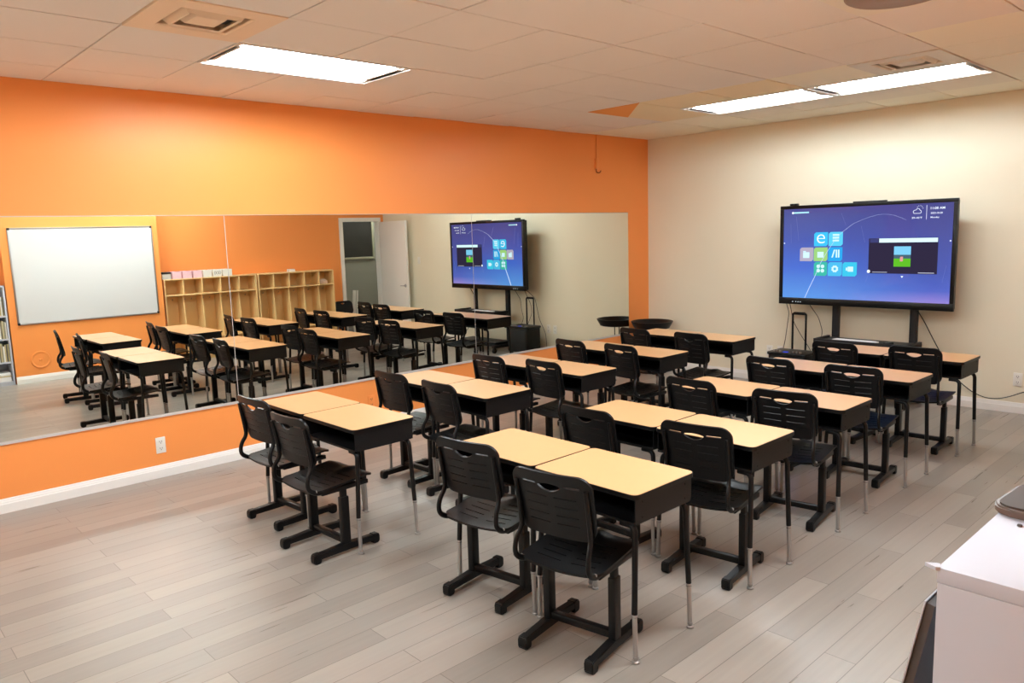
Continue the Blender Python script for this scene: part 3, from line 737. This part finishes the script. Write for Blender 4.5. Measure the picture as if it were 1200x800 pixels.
# ------------------------------------------------------------------ what the mirror shows on the opposite wall
t = thing('whiteboard', 'large whiteboard on the orange pier, seen in the mirror', 'whiteboard', (WJ, -5.087, 1.404))
bw, bh = 1.776, 1.262
bm = bmesh.new(); box(bm, (-.016, -bw/2+.012, -bh/2+.012), (-.004, bw/2-.012, bh/2-.012)); link('writing_surface', bm, M['white_board'], t)
bm = bmesh.new()
for s in (-1, 1):
    box(bm, (-.022, -bw/2, s*(bh/2-.009)-.009), (0, bw/2, s*(bh/2-.009)+.009), .002); box(bm, (-.022, s*(bw/2-.009)-.009, -bh/2+.018), (0, s*(bw/2-.009)+.009, bh/2-.018), .002)
link('frame', bm, M['alu'], t, 40)
for a in (-1, 1):
    for b_ in (-1, 1):
        bm = bmesh.new(); box(bm, (-.026, a*bw/2-(.03 if a > 0 else 0), b_*bh/2-(.03 if b_ > 0 else 0)), (0, a*bw/2+(0 if a > 0 else .03), b_*bh/2+(0 if b_ > 0 else .03)), .006); link('corner_cap', bm, M['dark'], t, 40)['label'] = 'black corner cap'
t = thing('wall_cover', 'round orange painted wall cover under the whiteboard, seen in the mirror', 'wall cover', (WJ, -5.76, .295))
bm = bmesh.new(); lathe(bm, [(0, .006), (.09, .006), (.098, .012), (.112, .012), (.118, .0)], n=40)
bmesh.ops.transform(bm, matrix=Matrix.Rotation(-PI/2, 4, 'Y'), verts=bm.verts[:]); link('disc', bm, M['orange'], t, 30)
bm = bmesh.new(); box(bm, (-.02, -.02, -.012), (-.005, .02, .012), .004); link('latch', bm, M['orange'], t, 40)

def cubby(y0, y1, label):
    t = thing('coat_locker', label, 'cubby', (W, (y0+y1)/2, 0), 0, 'birch coat cubbies')
    L = y1-y0; D = .30; Ht = 1.25; th = .018
    bm = bmesh.new(); box(bm, (-.012, -L/2+.01, .05), (-.004, L/2-.01, Ht-.01)); link('back_panel', bm, M['birch'], t)
    for s in (-1, 1):
        bm = bmesh.new(); prism(bm, rrect(-D, 0, -.004, Ht, .03), 'y', s*(L/2-th/2)-th/2, s*(L/2-th/2)+th/2); link('side_panel', bm, M['birch'], t, 30)
    for z, nm, d in ((Ht-th, 'top_panel', D), (.995, 'shelf', D), (.32, 'bench_shelf', D), (.05, 'bottom_panel', D)):
        bm = bmesh.new(); box(bm, (-d+.004, -L/2+th, z), (-.012, L/2-th, z+th), .002); link(nm, bm, M['birch'], t, 40)
    for k in range(1, 5):
        yy = -L/2+L*k/5
        bm = bmesh.new(); prism(bm, [(-D+.006, .338), (-.012, .338), (-.012, .995), (-.24, .995)], 'y', yy-.008, yy+.008); prism(bm, [(-D+.006, 1.013), (-.012, 1.013), (-.012, Ht-th), (-D+.006, Ht-th)], 'y', yy-.008, yy+.008)
        box(bm, (-D+.006, yy-.008, .068), (-.012, yy+.008, .32))
        link('divider', bm, M['birch'], t)
    for k in range(5):
        for s in (-.05, .05):
            yy = -L/2+L*(k+.5)/5+s
            bm = bmesh.new(); tube(bm, fillet([(-.012, yy, .92), (-.05, yy, .915), (-.055, yy, .94)], .01), .004, 6); link('coat_hook', bm, M['steel'], t, 40)
    bm = bmesh.new(); box(bm, (-D+.03, -L/2+th, 0), (-.02, L/2-th, .05)); link('plinth', bm, M['birch'], t)
    return t
cubby(-4.07, -2.655, 'birch coat cubby unit nearer the whiteboard with bins on top, seen in the mirror')
cubby(-2.63, -1.265, 'birch coat cubby unit nearer the door, seen in the mirror')
PK = mat('pink card', (232, 190, 196), .6); WC = mat('white card', (236, 230, 218), .6); BC = mat('grey card', (200, 196, 186), .6)
bl = [('grey', BC), ('pink', PK), ('pink', PK), ('pink', PK), ('white', WC), ('white', WC), ('white', WC)]
bn = ['grey storage bin at the whiteboard end on top of the cubbies', 'pink storage bin right beside the grey bin on the cubbies', 'pink storage bin between two pink bins on the cubbies',
      'pink storage bin touching a white bin on the cubbies', 'white storage bin touching a pink bin on the cubbies', 'white storage bin with ring marks on the cubbies', 'white storage bin at the door end of the row on the cubbies']
for k, ((c_, mm), l_) in enumerate(zip(bl, bn)):
    t = thing('storage_bin', l_, 'bin', (W-.17, -4.02+.1525*k, 1.25), 0, 'small bins on top of the cubbies')
    bm = bmesh.new(); w_ = .128; h_ = .105 if k else .085
    for a in ((-.12, -w_/2, 0, .12, w_/2, .004), (-.12, -w_/2, .004, -.116, w_/2, h_), (.116, -w_/2, .004, .12, w_/2, h_), (-.116, -w_/2, .004, .116, -w_/2+.004, h_), (-.116, w_/2-.004, .004, .116, w_/2, h_)): box(bm, a[:3], a[3:])
    link('body', bm, mm, t)
    if k == 0:
        bm = bmesh.new(); box(bm, (-.125, -w_/2-.003, h_-.006), (.125, w_/2+.003, h_+.018), .004); link('lid', bm, M['dark'], t, 40)['label'] = 'black lid'
    if k == 5:
        bm = bmesh.new()
        for yy in (-.035, 0, .035):
            tube(bm, [(-.1215, yy+.016*math.cos(2*PI*q/14), .055+.02*math.sin(2*PI*q/14)) for q in range(15)], .002, 4)
        link('marking', bm, M['socket'], t)
bm = bmesh.new(); box(bm, (-.04, -.055, 0), (.04, .055, .045), .004); o = link('small_box', bm, M['paper'], None, 40); o.location = (W-.2, -2.0, 1.25); tag(o, 'small white box on top of the cubby unit nearer the door', 'box')
bm = bmesh.new(); bmesh.ops.create_icosphere(bm, subdivisions=3, radius=.07)
rnd = random.Random(5)
for v in bm.verts: v.co = Vector((v.co.x*1.1, v.co.y*1.2, max(-.03, v.co.z*.75)))*(1+.16*math.sin(v.co.x*90)*math.cos(v.co.y*70+v.co.z*60))
o = link('crumpled_cloth', bm, mat('pale cloth', (226, 196, 176), .8), None, 60); o.location = (W-.17, -1.41, 1.013+.031); tag(o, 'crumpled pale cloth in the top compartment beside the door', 'cloth')

# door
bm = bmesh.new()
for a in ((W-.02, DY0-.06, 0, W+.112, DY0+.008, DZ+.06), (W-.02, DY1-.008, 0, W+.112, DY1+.05, DZ+.06), (W-.021, DY0+.008, DZ-.008, W+.113, DY1-.008, DZ+.061)): box(bm, a[:3], a[3:], .004)
struct('trim_1', bm, M['white_paint'])
d1 = bpy.data.objects.new('door_1', None); COL.objects.link(d1); d1['kind'] = 'structure'; d1.location = (W-.03, -.105, 0); d1.rotation_euler = (0, 0, math.radians(1.5)); d1['label'] = 'white door standing open against the cream wall, seen in the mirror'
bm = bmesh.new(); box(bm, (-.86, -.02, .01), (0, .02, 2.05), .003); link('door_leaf', bm, M['white_paint'], d1, 40)
bm = bmesh.new()
for s in (-1, 1):
    c_ = Matrix.Translation((-.795, s*.02, .91))@Matrix.Rotation(-s*PI/2, 4, 'X')
    b2 = bmesh.new(); lathe(b2, [(0, .010), (.028, .008), (.032, 0)], n=20); bmesh.ops.transform(b2, matrix=Matrix.Translation((-.795, s*.02, .91))@Matrix.Rotation(-s*PI/2, 4, 'X'), verts=b2.verts[:])
    me_ = bpy.data.meshes.new('t'); b2.to_mesh(me_); bm.from_mesh(me_); b2.free(); bpy.data.meshes.remove(me_)
    tube(bm, fillet([(-.795, s*.025, .91), (-.795, s*.058, .91), (-.69, s*.058, .908)], .015), .008, 8)
link('door_handle', bm, M['chrome'], d1, 40)
troffer(6.42, .2, 7.03, 1.42, 'unseen fluorescent light added to brighten the corridor beyond the open door')  # added out of view to lift the dim corridor
# corridor objects glimpsed through the doorway
t = thing('framed_picture', 'large dark framed board on the corridor wall beyond the doorway, seen in the mirror', 'picture', (7.35, .23, 1.75))
bm = bmesh.new(); box(bm, (-.02, -.33, -.36), (0, .33, .40)); link('panel', bm, mat('dark brown board', (44, 37, 30), .5, vary=.35, vscale=3), t)
bm = bmesh.new()
for a in ((-.035, -.36, -.40, 0, .36, -.355), (-.035, -.36, .395, 0, .36, .43), (-.035, -.36, -.355, 0, -.325, .395), (-.035, .325, -.355, 0, .36, .395)): box(bm, a[:3], a[3:], .004)
link('frame', bm, mat('pale frame wood', (178, 168, 140), .5), t, 40)
t = thing('leaning_plank', 'pale narrow board leaning by the doorway, seen in the mirror', 'board', (6.6, -.42, 0), math.radians(0))
bm = bmesh.new(); box(bm, (-.01, -.035, 0), (.01, .035, .8), .003); box(bm, (-.01, .045, 0), (.01, .085, .8), .003); box(bm, (-.008, -.03, .3), (.008, .08, .34)); bmesh.ops.rotate(bm, cent=(0, 0, 0), matrix=Matrix.Rotation(math.radians(-4), 3, 'X'), verts=bm.verts[:]); o_ = link('board', bm, M['white_plastic'], t, 40)
# low chair beside the doorway
t = thing('low_chair', 'low black shell chair beside the doorway, seen in the mirror', 'chair', (5.80, -.98, 0), math.radians(90))
def fshell(u, v): return (u, -.13-.05*(v/.24)-.03*(1-(u/.19)**2), .43+v), (0, -1, -.2)
out = rrect(-.18, 0, .18, .24, .07, 6)
bm = pierced(out, [lens(0, .2, .08, .025, 8, .3)], .03, fshell, .01); link('backrest', bm, M['black_plastic'], t, 45)
def fseat(u, v): return (u, v, .35+.012*(2*u/.36)**2), (0, 0, 1)
bm = pierced(rrect(-.18, -.17, .18, .17, .05, 5), [], .04, fseat, .012); link('seat', bm, M['black_plastic'], t, 45)
bm = bmesh.new()
for s in (-1, 1): tube(bm, fillet([(s*.13, -.02, .335), (s*.13, -.15, .34), (s*.13, -.165, .42), (s*.13, -.18, .56)], .03), .01, 8)
link('back_support', bm, M['black_metal'], t, 45)
for sx in (-1, 1):
    for sy in (-1, 1):
        bm = bmesh.new(); tube(bm, [(sx*.14, sy*.13, .345), (sx*.17, sy*.16, .0)], .011, 8); link('leg', bm, M['chrome'], t, 45)

# ------------------------------------------------------------------ white bookcase by the camera
BX0, BX1, BY0, BY1, BH = 5.682, 6.02, -6.937, -6.075, 1.30
t = thing('bookcase', 'white open bookcase at the right edge nearest the camera', 'bookcase', (BX0, BY0, 0))
dx, dy = BX1-BX0, BY1-BY0; th = .02
bm = bmesh.new(); box(bm, (0, 0, BH-.022), (dx, dy, BH), .0012); link('top_panel', bm, M['shelf_white'], t, 40)
for y_ in (0, dy-th):
    bm = bmesh.new(); box(bm, (.001, y_, 0), (dx, y_+th, BH-.0222), .001); link('side_panel', bm, M['shelf_white'], t, 40)
bm = bmesh.new(); box(bm, (dx-.01, th, .02), (dx, dy-th, BH-.022)); link('back_panel', bm, M['shelf_white'], t)
for z in (.05, .311, .614, .914):
    bm = bmesh.new(); box(bm, (.006, th, z-.02), (dx-.01, dy-th, z)); link('shelf', bm, M['shelf_white'], t)
bm = bmesh.new(); box(bm, (.012, th, 0), (.03, dy-th, .03)); link('plinth', bm, M['shelf_white'], t)
bm = bmesh.new(); prism(bm, [(-.017, .004), (-.001, -.003), (.004, .0), (.0, .012), (-.004, .012)], 'z', BH-.004, BH+.0012); link('corner_protector', bm, M['shelf_white'], t, 40)
# books and papers on its shelves, by the pier end (the mirror shows them)
tones = [(206, 190, 150), (120, 112, 88), (226, 222, 214), (176, 160, 110), (90, 86, 80), (196, 176, 128), (232, 228, 220), (150, 146, 120)]
nmz = {.311: 'lowest shelf of books', .614: 'middle shelf of books', .914: 'top shelf'}
desc = ['cream', 'olive', 'white', 'ochre', 'dark grey', 'tan', 'pale', 'sage']
bmat = [mat('book '+d, c, .6) for d, c in zip(desc, tones)]
PG = mat('page edges', (230, 224, 208), .8)
rnd = random.Random(11)
for z in (.311, .614, .914):
    y = BY1-th-.004
    lean = 0
    for k in range(8):
        wd = rnd.uniform(.010, .02); hh_ = rnd.uniform(.2, .25); dp = rnd.uniform(.19, .24)
        i = (k+int(z*10)) % 8
        b_ = thing('book', f'thin {desc[i]} book standing on the {nmz[z]} of the white bookcase', 'book', (BX0+.03, y-wd/2, z), 0, 'thin books in the white bookcase')
        bm = bmesh.new(); box(bm, (0, -wd/2, 0), (dp, -wd/2+.0015, hh_)); box(bm, (0, wd/2-.0015, 0), (dp, wd/2, hh_)); box(bm, (-.0015, -wd/2, 0), (.0, wd/2, hh_)); link('cover', bm, bmat[i], b_)
        bm = bmesh.new(); box(bm, (.001, -wd/2+.0016, .002), (dp-.004, wd/2-.0016, hh_-.003)); link('pages', bm, PG, b_)['label'] = 'pale page block'
        y -= wd+.002
rnd = random.Random(2)
zz = .05
for k, l_ in enumerate(('white paper stack lying lowest in the bottom of the bookcase', 'pale folder lying on the paper stack in the bookcase', 'white papers lying topmost in the bottom of the bookcase')):
    h_ = (.06, .02, .035)[k]
    bm = bmesh.new()
    for q in range(6):
        a = zz+h_*q/6; j1, j2 = rnd.uniform(-.006, .006), rnd.uniform(-.006, .006)
        box(bm, (BX0+.03+j1, BY1-.32+j2, a), (BX0+.25+j1, BY1-.035+j2, a+h_/6))
    o = link('paper_stack', bm, [M['paper'], bmat[0], M['paper']][k]); tag(o, l_, 'papers'); zz += h_+.0005
bm = bmesh.new()
for q in range(5):
    j1 = random.uniform(-.004, .004); box(bm, (BX0+.03+j1, -6.32, BH+.0005+.008*q), (BX0+.25+j1, -6.11+j1, BH+.0005+.008*q+.0078))
tag(link('paper_stack', bm, M['paper']), 'white papers stacked on top of the bookcase at the pier end', 'papers')
t = thing('brown_case', 'flat dark brown case with rounded corners lying on the bookcase top', 'case', (5.80, -6.60, BH+.0005), math.radians(-3))
cb_ = mat('dark brown leatherette', (72, 60, 50), .7)
bm = bmesh.new(); prism(bm, rrect(-.125, -.075, .125, .085, .03, 6), 'z', .0, .013); bmesh.ops.bevel(bm, geom=[e for e in bm.edges if abs(e.verts[0].co.z-e.verts[1].co.z) < 1e-5], offset=.003, segments=2, affect='EDGES'); link('cover', bm, mat('brown case rim', (104, 84, 74), .35), t, 35)
bm = bmesh.new(); prism(bm, rrect(-.119, -.069, .119, .079, .026, 6), 'z', .0131, .016); link('top_pad', bm, cb_, t, 35)
bm = bmesh.new(); lathe(bm, [(0, .004), (.0035, .003), (.004, 0)], (5.722, -6.70, BH), 10); tag(link('grey_pin', bm, M['socket'], None, 50), 'tiny grey pin head on the white bookcase top', 'pin')
# dark board leaning against the bookcase front
t = thing('leaning_board', 'dark grey board with pale edge leaning on the bookcase front', 'board', (5.431, -6.93, .0), 0)
an = math.atan2(.235, 1.245)
bm = bmesh.new(); box(bm, (.0025, .003, 0), (.014, .30, 1.262)); bmesh.ops.rotate(bm, cent=(0, 0, 0), matrix=Matrix.Rotation(an, 3, 'Y'), verts=bm.verts[:]); link('panel', bm, mat('dark slate panel', (74, 68, 66), .6, vary=.2, vscale=4), t)
bm = bmesh.new(); box(bm, (0, 0, 0), (.002, .302, 1.265)); bmesh.ops.rotate(bm, cent=(0, 0, 0), matrix=Matrix.Rotation(an, 3, 'Y'), verts=bm.verts[:]); link('pale_face', bm, M['shelf_white'], t)

# ------------------------------------------------------------------ camera, world, render look
P = (6.01918261, -8.03430448, 1.77084891, -.821633016, .140238796, -.0304291182, 896.80951)
yaw, pit, rol = P[3:6]
fw = Vector((math.sin(yaw)*math.cos(pit), math.cos(yaw)*math.cos(pit), -math.sin(pit)))
r0 = Vector((math.cos(yaw), -math.sin(yaw), 0)); u0 = r0.cross(fw)
r_ = r0*math.cos(rol)+u0*math.sin(rol); u_ = -r0*math.sin(rol)+u0*math.cos(rol)
cam = bpy.data.cameras.new('camera'); co = bpy.data.objects.new('camera', cam); COL.objects.link(co)
cam.sensor_width = 36; cam.sensor_fit = 'HORIZONTAL'; cam.lens = P[6]/1200*36; cam.clip_start = .02
mw = Matrix((r_, u_, -fw)).transposed().to_4x4(); mw.translation = Vector(P[:3]); co.matrix_world = mw
S.camera = co
w = bpy.data.worlds.new('world'); S.world = w; w.use_nodes = True
w.node_tree.nodes['Background'].inputs['Color'].default_value = (.6, .58, .55, 1); w.node_tree.nodes['Background'].inputs['Strength'].default_value = .02
S.view_settings.view_transform = 'Standard'; S.view_settings.look = 'None'; S.view_settings.gamma = 1; S.view_settings.use_curve_mapping = False
S.view_settings.exposure = 0.3
S.cycles.max_bounces = 10; S.cycles.diffuse_bounces = 6; S.cycles.glossy_bounces = 6
S.cycles.use_denoising = True
S.cycles.sample_clamp_indirect = 8
